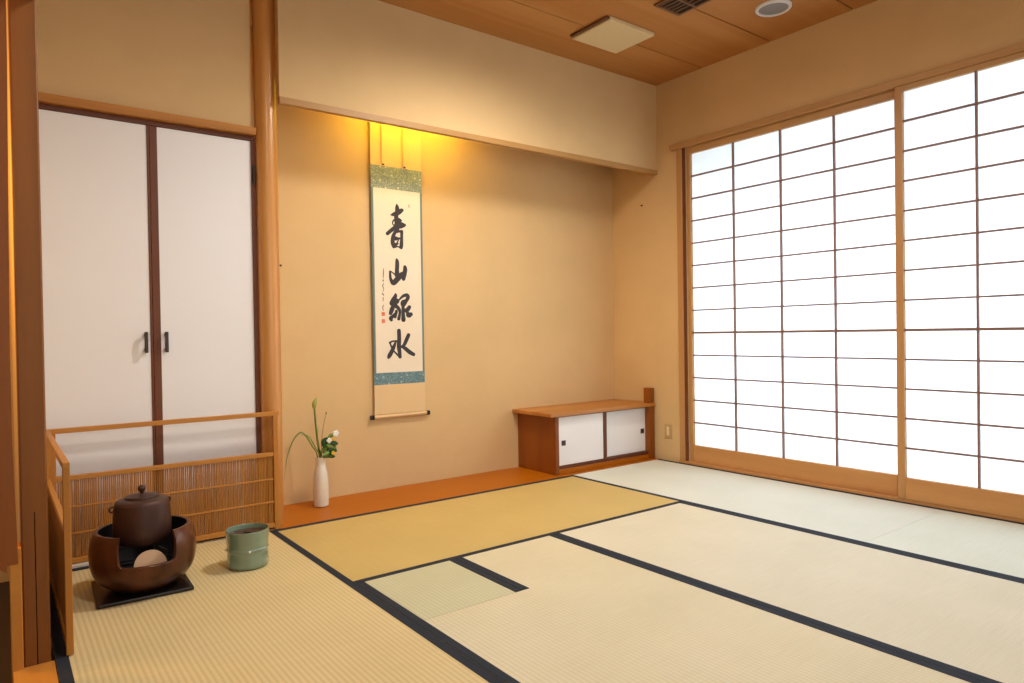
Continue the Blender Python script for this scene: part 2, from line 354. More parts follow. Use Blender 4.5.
# square post at the left edge of the room, cracked down its face
bm = nb(); x0, x1, yf = -.973, -.911, -.888
cx = (x0 + x1) / 2
prism(bm, [(x0 + .004, yf), (cx - .0012, yf), (cx - .0005, yf + .03), (cx + .0005, yf + .03), (cx + .0012, yf), (x1 - .004, yf), (x1, yf + .004), (x1, yf + .095), (x0, yf + .095), (x0, yf + .004)], -.045, .42)
prism(bm, [(x0 + .004, yf), (x1 - .004, yf), (x1, yf + .004), (x1, yf + .095), (x0, yf + .095), (x0, yf + .004)], .42, H)
o = obj('pillar_left', bm, M['post']); tag(o, 'square brown wooden post with a long crack at the left edge', 'post', kind='structure')
o = obj('wall_left', box(nb(), -.967, -.918, yf + .095, .085, -.045, H), M['wall']); tag(o, 'plaster wall running back from the cracked square post', 'wall', kind='structure')
o = obj('wall_corridor', box(nb(), -2.6, -.955, .151, .2, -.05, H), M['wall']); tag(o, 'plaster wall of the passage glimpsed left of the cracked post', 'wall', kind='structure')
o = obj('trim_3', box(nb(), -.973, -.911, -3.9, yf - .0005, 1.83, 1.94, .003), M['threshold']); tag(o, 'wooden lintel over the opening at the left', 'trim', kind='structure')
o = obj('trim_4', box(nb(), -.998, -.904, -3.9, yf - .001, -.045, 0, .002), M['threshold']); tag(o, 'pale wooden threshold strip at the foot of the cracked post', 'threshold', kind='structure')
o = obj('trim_5', box(nb(), -1.000, -.9735, yf - .012, yf + .06, -.045, .33, .002), M['threshold']); tag(o, 'short orange wooden upright beside the foot of the cracked post', 'trim', kind='structure')
bm = nb(); prism(bm, [(-1.03, .30), (-1.009, .285), (-1.006, .285), (-1.005, .302), (-.982, .302), (-.983, .39), (-.9885, .63), (-.9885, .893), (-.984, 1.3), (-.980, 1.63), (-.978, 2.2), (-1.03, 2.2)], -.955, -.935, 'y')
o = obj('door_1', bm, M['leafdoor']); tag(o, 'edge of an orange-brown wooden door leaf left of the cracked post', 'door', kind='structure')

# ------------------------------------------------------------------ straw mats
def mat(label, poly, borders, color, axis, group=None, dark=.84):
    xs = [p[0] for p in poly]; ys_ = [p[1] for p in poly]
    t = thing('tatami_mat', label, 'tatami mat', ((min(xs) + max(xs)) / 2, (min(ys_) + max(ys_)) / 2, -.045), 'straw mats on the floor')
    obj('rush_cover', prism(nb(), poly, -.045, 0, 'z'), m_tatami('rush_' + str(len(bpy.data.materials)), color, axis, dark), t)
    for (a, b, c, d) in borders:
        obj('cloth_border', box(nb(), a, b, c, d, -.0005, .0014, .0005, 1), M['black'], t)
    return t
g = .0008
R = lambda a, b, c, d: [(a, c), (b, c), (b, d), (a, d)]
mat('straw mat under the brazier and green water jar, broad ridges', R(-.902, -g, -1.84, .026), [(-.902, -.871, -1.84, -.002), (-.031, -g, -1.84, -.002)], (220, 198, 147), 'y', dark=.86)
mat('old golden-yellow straw mat lying along the alcove board', R(g, 1.82 - g, -.883 + g, 0), [(g, 1.82 - g, -.030, 0), (g, 1.82 - g, -.883 + g, -.855)], (206, 177, 110), 'x', dark=.95)
sq = [(g, -1.313 + g), (.42 - g, -1.313 + g), (.42 - g, -.883 - g), (g, -.883 - g)]
mat('small square greenish straw mat filling the hearth corner', sq, [(g, .030, -1.313 + g, -.883 - g), (.392, .42 - g, -1.313 + g, -.883 - g)], (202, 198, 164), 'y', dark=.93)
L = [(g, -2.70), (.935 - g, -2.70), (.935 - g, -.883 - g), (.42 + g, -.883 - g), (.42 + g, -1.313 - g), (g, -1.313 - g)]
mat('L-shaped straw mat wrapping around the small square mat', L, [(g, .030, -2.70, -1.313 - g), (.906, .935 - g, -2.70, -.883 - g), (.42 + g, .452, -1.313, -.883 - g)], (220, 208, 176), 'y', dark=.93)
mat('long straw mat between the two parallel black-bordered seams', R(.935 + g, 1.82 - g, -2.70, -.883 - g), [(.935 + g, .965, -2.70, -.883 - g), (1.791, 1.82 - g, -2.70, -.883 - g)], (221, 212, 188), 'y', dark=.95)
mat('pale straw mat at the foot of the left paper door beside the cabinet', R(1.82 + g, 2.66, -1.80 + g, 0), [(1.82 + g, 1.849, -1.80 + g, 0), (2.632, 2.66, -1.80 + g, 0)], (222, 222, 210), 'y', dark=.97)
mat('pale straw mat at the foot of the right paper door', R(1.82 + g, 2.66, -3.6, -1.80 - g), [(1.82 + g, 1.849, -3.6, -1.80 - g), (2.632, 2.66, -3.6, -1.80 - g)], (219, 220, 206), 'y', dark=.97)

# ------------------------------------------------------------------ paper window doors
o = obj('trim_6', box(nb(), 2.662, XR + T, -2.98, -.168, -.045, .016, .002), M['bottom']); tag(o, 'wooden sill under the sliding paper doors', 'sill', kind='structure')
o = obj('trim_7', box(nb(), 2.655, XR + .1, -3.6, -.122, 2.113, 2.15, .003), M['header']); tag(o, 'wooden head rail above the sliding paper doors', 'head rail', kind='structure')
o = obj('trim_8', box(nb(), 2.668, XR - .0005, -.216, -.172, .016, 2.113, .003), M['stile']); tag(o, 'upright wooden jamb left of the paper doors', 'jamb', kind='structure')
o = obj('gap_shade_strip', box(nb(), 2.6745, XR - .0005, -.2385, -.2165, .0165, 2.1125), M['brown']); tag(o, 'dark strip standing in for the shaded gap between the jamb and the left paper door', 'jamb', kind='structure')  # brown piece whose colour stands in for shade in the gap
o = obj('trim_9', box(nb(), 2.655, XR + T, -2.985, -2.95, .016, 2.113, .003), M['stile']); tag(o, 'upright wooden jamb at the far right of the paper doors', 'jamb', kind='structure')
def shoji(name, label, x, y0, y1, ya, yb, z0, z1, zt, zb):
    """x: room face, y0>y1: outer edges, ya>yb: paper edges, zb..zt paper"""
    t = thing(name, label, 'sliding paper door', (x + .015, (y0 + y1) / 2, z0), kind='structure')
    obj('stile', box(nb(), x, x + .028, ya, y0, z0, z1, .002), M['stile'], t)
    obj('stile', box(nb(), x, x + .028, y1, yb, z0, z1, .002), M['stile'], t)
    obj('rail', box(nb(), x + .001, x + .027, yb, ya, zt, z1, .002), M['header'], t)
    obj('rail', box(nb(), x + .001, x + .027, yb, ya, z0, zb, .002), M['bottom'], t)
    zm = .878
    obj('middle_rail', box(nb(), x + .003, x + .024, yb, ya, zm - .008, zm + .006, .001), M['lattice'], t)
    bm = nb(); k = .0044
    for i in range(1, 4):
        y = ya + (yb - ya) * i / 4
        box(bm, x + .006, x + .022, y - k, y + k, zb, zm - .008); box(bm, x + .006, x + .022, y - k, y + k, zm + .006, zt)
    k = .0046
    for i in range(1, 8):
        z = zm + (zt - zm) * i / 8; box(bm, x + .008, x + .0225, yb, ya, z - k, z + k)
    for i in range(1, 5):
        z = zb + (zm - zb) * i / 5; box(bm, x + .008, x + .0225, yb, ya, z - k, z + k)
    obj('lattice', bm, M['lattice'], t)
    obj('paper', box(nb(), x + .0228, x + .0236, yb - .005, ya + .005, zb - .005, zt + .005), M['paper'], t)
    return t
shoji('window_1', 'left sliding door of white paper over a fine wooden lattice', 2.690, -.241, -1.600, -.268, -1.563, .017, 2.112, 2.068, .126)
shoji('window_2', 'right sliding door of white paper, cut by the photo edge', 2.658, -1.579, -2.945, -1.614, -2.912, .017, 2.112, 2.085, .126)

# ------------------------------------------------------------------ closet with two white doors
q = 1.00615
X9 = lambda x: -1.0231 + (x + 1.0231) * q
Z9 = lambda z: .8895 + (z - .8895) * q
yd = .09
closet = thing('built_in_closet', 'tall closet with two white paper doors behind the reed screen', 'closet', (-.46, .12, 0))
obj('jamb', box(nb(), X9(-.058), X9(-.0385), .082, .15, 0, 1.826, .002), M['brown'], closet)
obj('jamb', box(nb(), -.917, X9(-.88), .082, .15, 0, 1.826, .002), M['brown'], closet)
obj('head_rail', box(nb(), X9(-.88), X9(-.058), .084, .15, 1.804, 1.826, .002), M['brown_x'], closet)
def door(xa, xb, stile, label, hx, hinge):
    d = obj('door', box(nb(), xa, xb, yd, yd + .025, .012, 1.803, .001), M['wall_door'], closet)
    w = lambda v: v
    s = obj('stile', box(nb(), stile[0], stile[1], yd - .004, yd + .026, .012, 1.803, .002), M['brown'], d)
    h = nb(); z0, z1 = .832, .921
    box(h, hx - .007, hx + .007, yd - .030, yd - .020, z0, z1, .003)
    box(h, hx - .005, hx + .005, yd - .022, yd, z0 + .006, z0 + .018, .001); box(h, hx - .005, hx + .005, yd - .022, yd, z1 - .018, z1 - .006, .001)
    obj('handle', h, M['iron'], d)
    if hinge is not None:
        h = nb(); tube(h, [(hinge, yd - .010, 1.60), (hinge, yd - .010, 1.69)], .006, 10)
        box(h, hinge - .009, hinge + .007, yd - .008, yd - .0045, 1.605, 1.685)
        obj('hinge', h, M['iron'], d)
    return d
door(X9(-.88), X9(-.489), (X9(-.489), X9(-.480)), 'left', X9(-.509), None)
door(X9(-.479), X9(-.0585), (X9(-.479), X9(-.449)), 'right', X9(-.431), X9(-.047))

# ------------------------------------------------------------------ low reed screen in front of the closet
sc = thing('reed_screen', 'low two-leaf wooden screen with reed panels around the brazier', 'screen', (-.42, -.1, 0))
# back leaf (in the plane y 0..0.02)
y0, y1 = .0, .019
obj('rail', box(nb(), -.873, .027, y0, y1, .528, .547, .002), M['screen'], sc)
obj('rail', box(nb(), -.838, -.002, y0 + .001, y1 - .001, .341, .360, .002), M['screen'], sc)
obj('rail', box(nb(), -.838, -.002, y0 + .001, y1 - .001, .012, .034, .002), M['screen'], sc)
obj('post', box(nb(), -.002, .019, y0, y1, 0.0012, .528, .002), M['screen_z'], sc)
obj('post', box(nb(), -.858, -.838, y0, y1, 0.0012, .528, .002), M['screen_z'], sc)
bm = nb(); x = -.835
while x < -.006:
    w = random.uniform(.0042, .0066)
    box(bm, x, min(x + w, -.003), y0 + .0075, y0 + .0115, .034, .340, .001, 1); x += w + random.choice([.0010, .0014, .002, .0032])
reeds = obj('reed_panel', bm, M['reed'], sc)
for z in (.236, .131):
    obj('batten', box(nb(), -.838, -.002, y0 + .0035, y0 + .0072, z - .004, z + .004, .001), M['screen'], sc)
# side leaf (runs towards the room along x -0.875..-0.857)
xa, xb = -.876, -.858; yn = -.893
obj('rail', box(nb(), xa, xb, yn, -.001, .528, .547, .002), M['screen_y'], sc)
obj('rail', box(nb(), xa + .001, xb - .001, yn + .018, -.019, .341, .360, .002), M['screen_y'], sc)
obj('rail', box(nb(), xa + .001, xb - .001, yn + .018, -.019, .012, .033, .002), M['screen_y'], sc)
obj('post', box(nb(), xa, xb, yn, yn + .018, 0.0035, .528, .002), M['screen_z'], sc)
obj('post', box(nb(), xa, xb, -.019, -.001, 0.0035, .528, .002), M['screen_z'], sc)
bm = nb(); y = yn + .019
while y < -.024:
    w = random.uniform(.0028, .0042)
    box(bm, xa + .007, xa + .011, y, y + w, .034, .340); y += w + random.choice([.0012, .0016, .002, .0028])
obj('reed_panel', bm, M['reed'], sc)
for z in (.236, .131):
    obj('batten', box(nb(), xb - .0066, xb - .003, yn + .018, -.019, z - .004, z + .004, .001), M['screen_y'], sc)

# white folded cloth at the foot of the screen
cl = thing('folded_cloth', 'small white folded cloth with a dark edge at the foot of the screen', 'cloth', (-.70, -.03, 0))
bm = nb(); box(bm, -.842, -.66, -.036, -.003, .0005, .008, .003); box(bm, -.838, -.67, -.034, -.004, .0083, .013, .002)
obj('cloth', bm, M['white_cloth'], cl, smooth=True)
obj('dark_edge', box(nb(), -.842, -.665, -.060, -.0365, .0005, .006, .002), M['black'], cl)

# ------------------------------------------------------------------ brazier, its board, the kettle, the clay shard
bx, by = -.607, -.43
bm = nb(); prism(bm, [(-.150, -.138), (.139, -.150), (.1425, -.146), (.152, .132), (.148, .137), (-.138, .150), (-.1425, .146), (-.154, -.134)], .0005, .0135, 'z', .003)
for v in bm.verts: v.co += Vector((bx - .008, by + .008, 0))
o = obj('brazier_board', bm, M['lacquer'], smooth=True); tag(o, 'thin square black lacquer board beneath the brazier', 'board')
br = thing('charcoal_brazier', 'round reddish-brown brazier with a notched front on a black board', 'brazier', (bx, by, .0135))
prof = [(0, .0137), (.088, .0137), (.104, .020), (.134, .040), (.156, .068), (.1665, .100), (.1700, .132), (.1690, .165), (.1645, .192), (.157, .212), (.150, .222)]
P = smoothpts(prof[1:], 5)
def R_at(z):
    for (r0, z0), (r1, z1) in zip(P, P[1:]):
        if z0 <= z <= z1: return r0 + (r1 - r0) * (z - z0) / max(z1 - z0, 1e-9)
    return P[-1][0]
NC, NW = -PI / 2 - .085, .585
def top_at(th):
    d = abs((th - NC + PI) % (2 * PI) - PI)      # angle from the notch
    w = NW
    zl, zh = .124, .222
    if d >= w: return zh
    u = d / w
    # flat bottom with rounded corners and upright sides
    return zl + (zh - zl) * max(0, min(1, (u ** 14) * .45 + (max(0, u - .9) / .1) ** 2 * .55))
angs = []
N = 220
for k in range(N): angs.append(2 * PI * k / N)
for s in (-1, 1):
    for t in range(14): angs.append((NC + s * NW * (.84 + .17 * t / 13)) % (2 * PI))
angs = sorted(set(round(a, 5) for a in angs))
bm = nb(); wall_t = .012; ns = 26
cols = []
for th in angs:
    zt = top_at(th); c, s = math.cos(th), math.sin(th); col = []
    col.append((0.0, .0137)) if False else None
    for i in range(ns + 1):
        z = .0137 + (zt - .003 - .0137) * (i / ns); col.append((R_at(z), z))
    rt_ = R_at(zt - .003)
    col += [(rt_ - .0015, zt - .0008), (rt_ - .004, zt), (rt_ - wall_t + .003, zt), (rt_ - wall_t, zt - .0015)]
    for i in range(1, ns + 1):
        z = zt - .003 - (zt - .003 - .045) * i / ns; col.append((max(.02, R_at(z) - wall_t), z))
    cols.append([bm.verts.new((bx + r * c, by + r * s, z)) for r, z in col])
for a, b in zip(cols, cols[1:] + cols[:1]):
    for i in range(len(a) - 1):
        f = bm.faces.new([a[i], b[i], b[i + 1], a[i + 1]]); f.material_index = 1 if i >= ns + 4 else 0
bm.faces.new([c[0] for c in cols][::-1]); f = bm.faces.new([c[-1] for c in cols]); f.material_index = 1
bmesh.ops.recalc_face_normals(bm, faces=bm.faces[:])
obj('bowl', bm, [M['brazier'], M['soot']], br, smooth=True)
bm = nb(); lathe(bm, [(0, .0452), (.117, .0452), (.113, .0462), (.09, .0465), (.05, .047), (0, .048)], bx, by, 40)
obj('ash_bed', bm, M['soot'], br, smooth=True)
# iron trivet that carries the kettle
bm = nb()
for k in range(3):
    a = -PI / 2 + .6 + k * 2 * PI / 3
    tube(bm, [(bx + .104 * math.cos(a), by + .104 * math.sin(a), .050), (bx + .105 * math.cos(a), by + .105 * math.sin(a), .145), (bx + .066 * math.cos(a), by + .066 * math.sin(a), .1545)], .004, 8)
tube(bm, [(bx + .128 * math.cos(2 * PI * k / 40), by + .128 * math.sin(2 * PI * k / 40), .073) for k in range(41)], .004, 8, False)
obj('trivet', bm, M['soot'], br, smooth=True)
o = obj('clay_shard', lathe(nb(), [(0, 0), (.050, 0), (.0515, .002), (.0515, .006), (.050, .008), (0, .009)], 0, 0, 40), M['clay'], smooth=True, origin=(0, 0, 0))
o.rotation_euler = (math.radians(66), 0, math.radians(-8)); o.location = (bx + .004, by - .098, .1050)
tag(o, 'pale round clay shard standing in the notch of the brazier', 'clay shard')

ke = thing('iron_kettle', 'reddish-brown iron tea kettle with a knobbed lid seated in the brazier', 'kettle', (bx - .003, by, .16))
kx = bx - .003
prof = smoothpts([(0, .159), (.05, .160), (.078, .172), (.0915, .196), (.0935, .225), (.0925, .255), (.0905, .285), (.088, .305), (.083, .3165), (.074, .3215), (.064, .3235), (.057, .325), (.054, .3275)], 5)
prof = [(max(0, r), z) for r, z in prof]
obj('body', lathe(nb(), prof + [(.050, .3275), (.050, .322), (0, .320)], kx, by, 56), M['kettle'], ke, smooth=True)
ld = obj('lid', lathe(nb(), [(0, .3278), (.053, .3278), (.0545, .330), (.053, .3325), (.035, .337), (.010, .339), (0, .339)], kx, by, 48), M['kettle'], ke, smooth=True)
obj('knob', lathe(nb(), smoothpts([(.005, .338), (.0055, .343), (.0085, .348), (.0125, .356), (.012, .363), (.007, .368), (0, .3695)], 3), kx, by, 24), M['kettle'], ld, smooth=True)
for a in (math.radians(187), math.radians(20)):
    c_, s_ = math.cos(a), math.sin(a); bm = nb()
    Pl = lambda r, z, off=0: (kx + r * c_ - off * s_, by + r * s_ + off * c_, z)
    tube(bm, [Pl(.0955 + .0085 * math.cos(2 * PI * k / 18), .298 + .009 * math.sin(2 * PI * k / 18)) for k in range(19)], .0036, 8, False)
    tube(bm, [Pl(.082, .298), Pl(.089, .298)], .0055, 8)
    obj('lug', bm, M['kettle'], ke, smooth=True)

# ------------------------------------------------------------------ celadon water jar
jx, jy = -.246, -.424
jar = thing('water_jar', 'pale green bamboo-shaped ceramic water jar beside the brazier', 'water jar', (jx, jy, 0))
pr = smoothpts([(.062, .0005), (.073, .004), (.0775, .014), (.0765, .035), (.0755, .058), (.0768, .068), (.0782, .0725), (.0768, .077), (.0762, .084), (.0775, .108), (.0795, .134), (.080, .143)], 4)
obj('body', lathe(nb(), [(0, .0005)] + pr + [(.0792, .1452), (.0765, .1452), (.0757, .143), (.0755, .124), (.074, .05), (0, .04)], jx, jy, 56), M['celadon'], jar, smooth=True)
for a in (-1.76, 1.64, -3.3):
    bm = nb(); ellipsoid(bm, (jx + .0785 * math.cos(a), jy + .0785 * math.sin(a), .073), (.0052, .0052, .0052), 14, 8)
    obj('stud', bm, M['white_glaze'], jar, smooth='all')['label'] = 'small pale stud'
ld = obj('lid', lathe(nb(), [(0, .1225), (.0745, .1225), (.0752, .1242), (.0745, .126), (.02, .1268), (0, .127)], jx, jy, 48), M['lid'], jar, smooth=True); ld['label'] = 'dark brown lacquer lid'
obj('knob', lathe(nb(), [(0, .1272), (.010, .1272), (.0105, .129), (.0155, .1305), (.0165, .1325), (.0145, .134), (.009, .1335), (0, .133)], jx + .002, jy + .008, 28), M['lid'], ld, smooth=True)

# ------------------------------------------------------------------ hanging scroll
ys_ = .420
SX, SZ = .88, 1.2
scr = thing('hanging_scroll', 'hanging scroll with four large brush-written characters in the alcove', 'hanging scroll', (.877, ys_, .42))
xl, xr = .7115, 1.0425; pl_, pr_ = .7255, 1.0295
def sheet(nm, a, b, z0, z1, mat_, y=ys_, th=.0012, parent=scr):
    return obj(nm, box(nb(), a, b, y, y + th, z0, z1), mat_, parent)
sheet('silk_panel', xl, xr, 1.871, 2.36, M['scroll_silk'])
sheet('silk_panel', xl, xr, .436, .6055, M['scroll_silk'])
sheet('brocade_band', xl, xr, 1.741, 1.871, M['brocade'])['label'] = 'green patterned band'
sheet('brocade_band', xl, xr, .6055, .6745, M['brocade_blue'])['label'] = 'blue-green patterned band'
sheet('brocade_edge', xl, pl_, .6745, 1.741, M['brocade_edge']); sheet('brocade_edge', pr_, xr, .6745, 1.741, M['brocade_edge'])
paper = sheet('writing_paper', pl_, pr_, .6745, 1.741, M['scroll_paper'])
for xs in (.787, .925):
    st = sheet('hanging_strip', xs - .009, xs + .009, 1.880, 2.36, M['scroll_silk'], ys_ - .010, .0012)
    bm = nb(); ellipsoid(bm, (xs, ys_ - .010, 1.877), (.008, .003, .005), 12, 8); obj('tassel', bm, M['iron'], st, smooth='all')
bm = nb(); tube(bm, [(.7035, ys_ - .001, .4225), (1.050, ys_ - .001, .4225)], .0100, 24)
ro = obj('roller', bm, M['scroll_silk'], scr, smooth=True)
for a, b in ((.684, .704), (1.0495, 1.068)):
    bm = nb(); tube(bm, [(a, ys_ - .002, .4215), (b, ys_ - .002, .4215)], .0135, 24)
    obj('roller_knob', bm, M['lacquer'], ro, smooth=True)['label'] = 'black roller end'
bm = nb(); tube(bm, [(xl - .004, ys_, 2.365), (xr + .004, ys_, 2.365)], .008, 16); obj('top_rod', bm, M['brown'], scr, smooth=True)
bm = nb(); tube(bm, [(.80, ys_, 2.372), (.877, ys_ + .012, 2.46), (.955, ys_, 2.372)], .0015, 6); obj('cord', bm, M['iron'], scr)
def strokes(nm, chars, mat_, dy, swell=1.28):
    """each brush stroke is a ribbon whose width swells and thins, with round ends"""
    bm = nb(); n_ = 0
    for st in chars:
        pts = [(a, b, c * swell) for a, b, c in smoothpts(st, 6)]
        y = ys_ - dy - .00002 * n_; n_ += 1
        def disc(x, z, r):
            c = [bm.verts.new((SX + x + r * math.cos(2 * PI * k / 14), y, SZ + z + r * math.sin(2 * PI * k / 14))) for k in range(14)]
            bm.faces.new(c)
        prev = None
        for i, (x, z, w) in enumerate(pts):
            a = pts[max(i - 1, 0)]; b = pts[min(i + 1, len(pts) - 1)]
            d = Vector((b[0] - a[0], b[1] - a[1])); d = d.normalized() if d.length > 1e-9 else Vector((1, 0))
            nx, nz = -d.y * w / 2, d.x * w / 2
            cur = (bm.verts.new((SX + x + nx, y, SZ + z + nz)), bm.verts.new((SX + x - nx, y, SZ + z - nz)))
            if prev: bm.faces.new([prev[0], prev[1], cur[1], cur[0]])
            prev = cur
            y -= .000002; disc(x, z, w / 2)
    bmesh.ops.recalc_face_normals(bm, faces=bm.faces[:])
    return obj(nm, bm, mat_, paper)
for k in 'abcd': strokes('brush_character', INK[k], M['ink'], .0006, 1.42 if k == 'c' else 1.28)
strokes('signature', SIGN, M['ink_pale'], .0006, 1.0)
for x, z, w, h in ((-.105, -.185, .021, .022), (-.105, -.226, .021, .022), (.075, .455, .006, .018)):
    obj('red_seal', box(nb(), SX + x - w / 2, SX + x + w / 2, ys_ - .0006, ys_ - .0001, SZ + z - h / 2, SZ + z + h / 2), M['seal'], paper)

# ------------------------------------------------------------------ low cabinet in the alcove
cb = thing('alcove_cabinet', 'low wooden cabinet with two white sliding doors in the alcove corner', 'cabinet', (2.2, .25, 0))
obj('top_board', box(nb(), 1.712, 2.672, .040, .4385, .366, .390, .003), M['cabtop'], cb)
obj('side_panel', box(nb(), 1.757, 1.786, .054, .438, .0008, .3658, .002), M['cab'], cb)
obj('corner_post', box(nb(), 2.622, 2.672, .050, .105, .0008, .3656, .002), M['cab'], cb)
obj('corner_post', box(nb(), 2.622, 2.672, .050, .105, .3904, .494, .002), M['cab'], cb)
obj('plinth', box(nb(), 1.7865, 2.6215, .060, .43, .0008, .030, .002), M['toko'], cb)
obj('bottom_rail', box(nb(), 1.7865, 2.6215, .066, .42, .0304, .053, .001), M['brown_x'], cb)
obj('head_rail', box(nb(), 1.7865, 2.6215, .064, .13, .358, .3656, .001), M['brown_x'], cb)
obj('back_panel', box(nb(), 1.7865, 2.6215, .425, .437, .054, .3655), M['cab'], cb)
def cdoor(xa, xb, yy, px, stile):
    d = obj('sliding_door', box(nb(), xa, xb, yy, yy + .016, .0535, .3575, .001), M['wall_door'], cb); d['label'] = 'white paper door'
    p = nb(); s = .0165; zc = .194
    for a in ((px - s, px + s, zc - s, zc - s + .005), (px - s, px + s, zc + s - .005, zc + s), (px - s, px - s + .005, zc - s + .005, zc + s - .005), (px + s - .005, px + s, zc - s + .005, zc + s - .005)):
        box(p, a[0], a[1], yy - .004, yy - .0002, a[2], a[3], .001)
    h = obj('finger_pull', p, M['pull'], d)
    obj('recess', box(nb(), px - s + .005, px + s - .005, yy - .0012, yy - .0003, zc - s + .005, zc + s - .005), M['iron'], h)
    if stile: obj('stile', box(nb(), stile[0], stile[1], yy - .003, yy + .018, .0535, .3575, .001), M['brown'], d)
cdoor(1.787, 2.1845, .068, 1.834, (2.185, 2.205))
cdoor(2.2055, 2.6212, .092, 2.589, (2.2056, 2.240))

# ------------------------------------------------------------------ vase and flowers on the alcove board
vx, vy = .334, .290
vs = thing('flower_vase', 'slender cream glazed bottle vase on the alcove board', 'vase', (vx, vy, 0))
pr = smoothpts([(.030, .001), (.0375, .004), (.0395, .012), (.0405, .05), (.0405, .10), (.0385, .14), (.034, .178), (.0285, .205), (.0265, .222), (.0262, .242), (.028, .257)], 5)
pr = [(r + (.0004 * math.sin(z * 520)), z) for r, z in pr]
obj('body', lathe(nb(), [(0, .001)] + pr + [(.0265, .2582), (.0245, .255), (.0225, .238), (.0225, .22), (.026, .20), (.030, .16), (.030, .10), (0, .09)], vx, vy, 48), M['white_glaze'], vs, smooth=True)
def ribbon(bm, pts, widths, nrm=(0, -1, 0), th=.0012):
    """a leaf blade: a thin strip with a fold along its middle"""
    P = [Vector(p) for p in pts]; nv = Vector(nrm); rows = []
    for i, p in enumerate(P):
        d = (P[min(i + 1, len(P) - 1)] - P[max(i - 1, 0)]).normalized(); s = d.cross(nv).normalized(); w = widths[i] / 2
        u = s.cross(d).normalized()
        rows.append([bm.verts.new(p - s * w + u * w * .3), bm.verts.new(p - u * th), bm.verts.new(p + s * w + u * w * .3), bm.verts.new(p + u * th)])
    for a, b in zip(rows, rows[1:]):
        for k in range(4): bm.faces.new([a[k], a[(k + 1) % 4], b[(k + 1) % 4], b[k]])
    bm.faces.new(rows[0][::-1]); bm.faces.new(rows[-1]); bmesh.ops.recalc_face_normals(bm, faces=bm.faces[:]); return bm
root = (vx - .004, vy, .12)
fl = thing('arum_stem', 'tall green stem with a furled green bud, rising from the vase', 'flower stem', root)
bm = nb(); pts = smoothpts([(vx - .004, vy, .12), (vx - .004, vy, .262), (.317, .288, .36), (.308, .284, .45), (.303, .282, .52)], 6)
tube(bm, pts, [.0058 - .0014 * i / len(pts) for i in range(len(pts))], 10); obj('stem', bm, M['stem'], fl, smooth='all')
bm = nb(); pp = smoothpts([(.303, .282, .512), (.302, .282, .527), (.304, .281, .545), (.311, .280, .562), (.321, .279, .574)], 4); rr = smoothpts([(.0045,), (.0105,), (.0115,), (.0075,), (.0008,)], 4)
tube(bm, pp, [max(.0006, r[0]) for r in rr], 14); obj('bud', bm, M['bud'], fl, smooth='all')
fb = thing('slender_stem', 'short thin green stem standing beside the furled bud', 'flower stem', (vx + .008, vy + .006, .12))
bm = nb(); pts = smoothpts([(vx + .006, vy + .008, .12), (vx + .010, vy + .008, .262), (.347, .298, .36), (.362, .30, .44), (.373, .30, .478)], 5)
tube(bm, pts, [.0026 - .0014 * i / len(pts) for i in range(len(pts))], 8); obj('stem', bm, M['blade'], fb, smooth='all')
bm = nb(); ellipsoid(bm, (.374, .30, .484), (.004, .004, .008), 12, 8); obj('bud', bm, M['leafl'], fb, smooth='all')
def blade(label, pts, wmax):
    p = smoothpts(pts, 7); n_ = len(p)
    w = [wmax * (.55 + .45 * min(1, 3 * i / n_)) * max(.06, 1 - (i / (n_ - 1)) ** 3) for i in range(n_)]
    o = obj('leaf_blade', ribbon(nb(), p, w, (.25, -.9, .35)), M['blade'], smooth='all', origin=pts[0]); tag(o, label, 'leaf', 'long leaf blades in the vase'); return o
blade('long grassy leaf arching left from the vase, tip hanging down', [(vx - .014, vy + .004, .13), (vx - .016, vy + .002, .262), (.285, .285, .325), (.252, .28, .38), (.222, .275, .398), (.185, .27, .365), (.154, .262, .30), (.138, .256, .235), (.128, .252, .160)], .010)
blade('shorter grassy leaf curving left just inside the arching leaf', [(vx - .008, vy - .008, .13), (vx - .010, vy - .008, .262), (.296, .272, .32), (.272, .268, .365), (.248, .266, .385), (.218, .262, .385)], .009)
blade('narrow upright grassy leaf beside the tall budded stem', [(vx, vy - .012, .13), (vx + .001, vy - .012, .262), (.317, .276, .32), (.314, .274, .375), (.318, .274, .42)], .008)
fs = thing('leafy_sprig', 'leafy sprig with white and yellow blossoms at the vase mouth', 'flower sprig', (vx + .010, vy - .004, .12))
bm = nb()
for e in ((.372, .272, .36), (.400, .268, .325), (.385, .262, .285), (.352, .266, .345), (.378, .262, .270)):
    tube(bm, smoothpts([(vx + .010, vy - .002, .12), (vx + .013, vy - .004, .258), ((vx + .012 + e[0]) / 2, (vy + e[1]) / 2 - .004, (.262 + e[2]) / 2 + .012), e], 4), .0017, 8)
obj('stem', bm, M['stem'], fs, smooth='all')
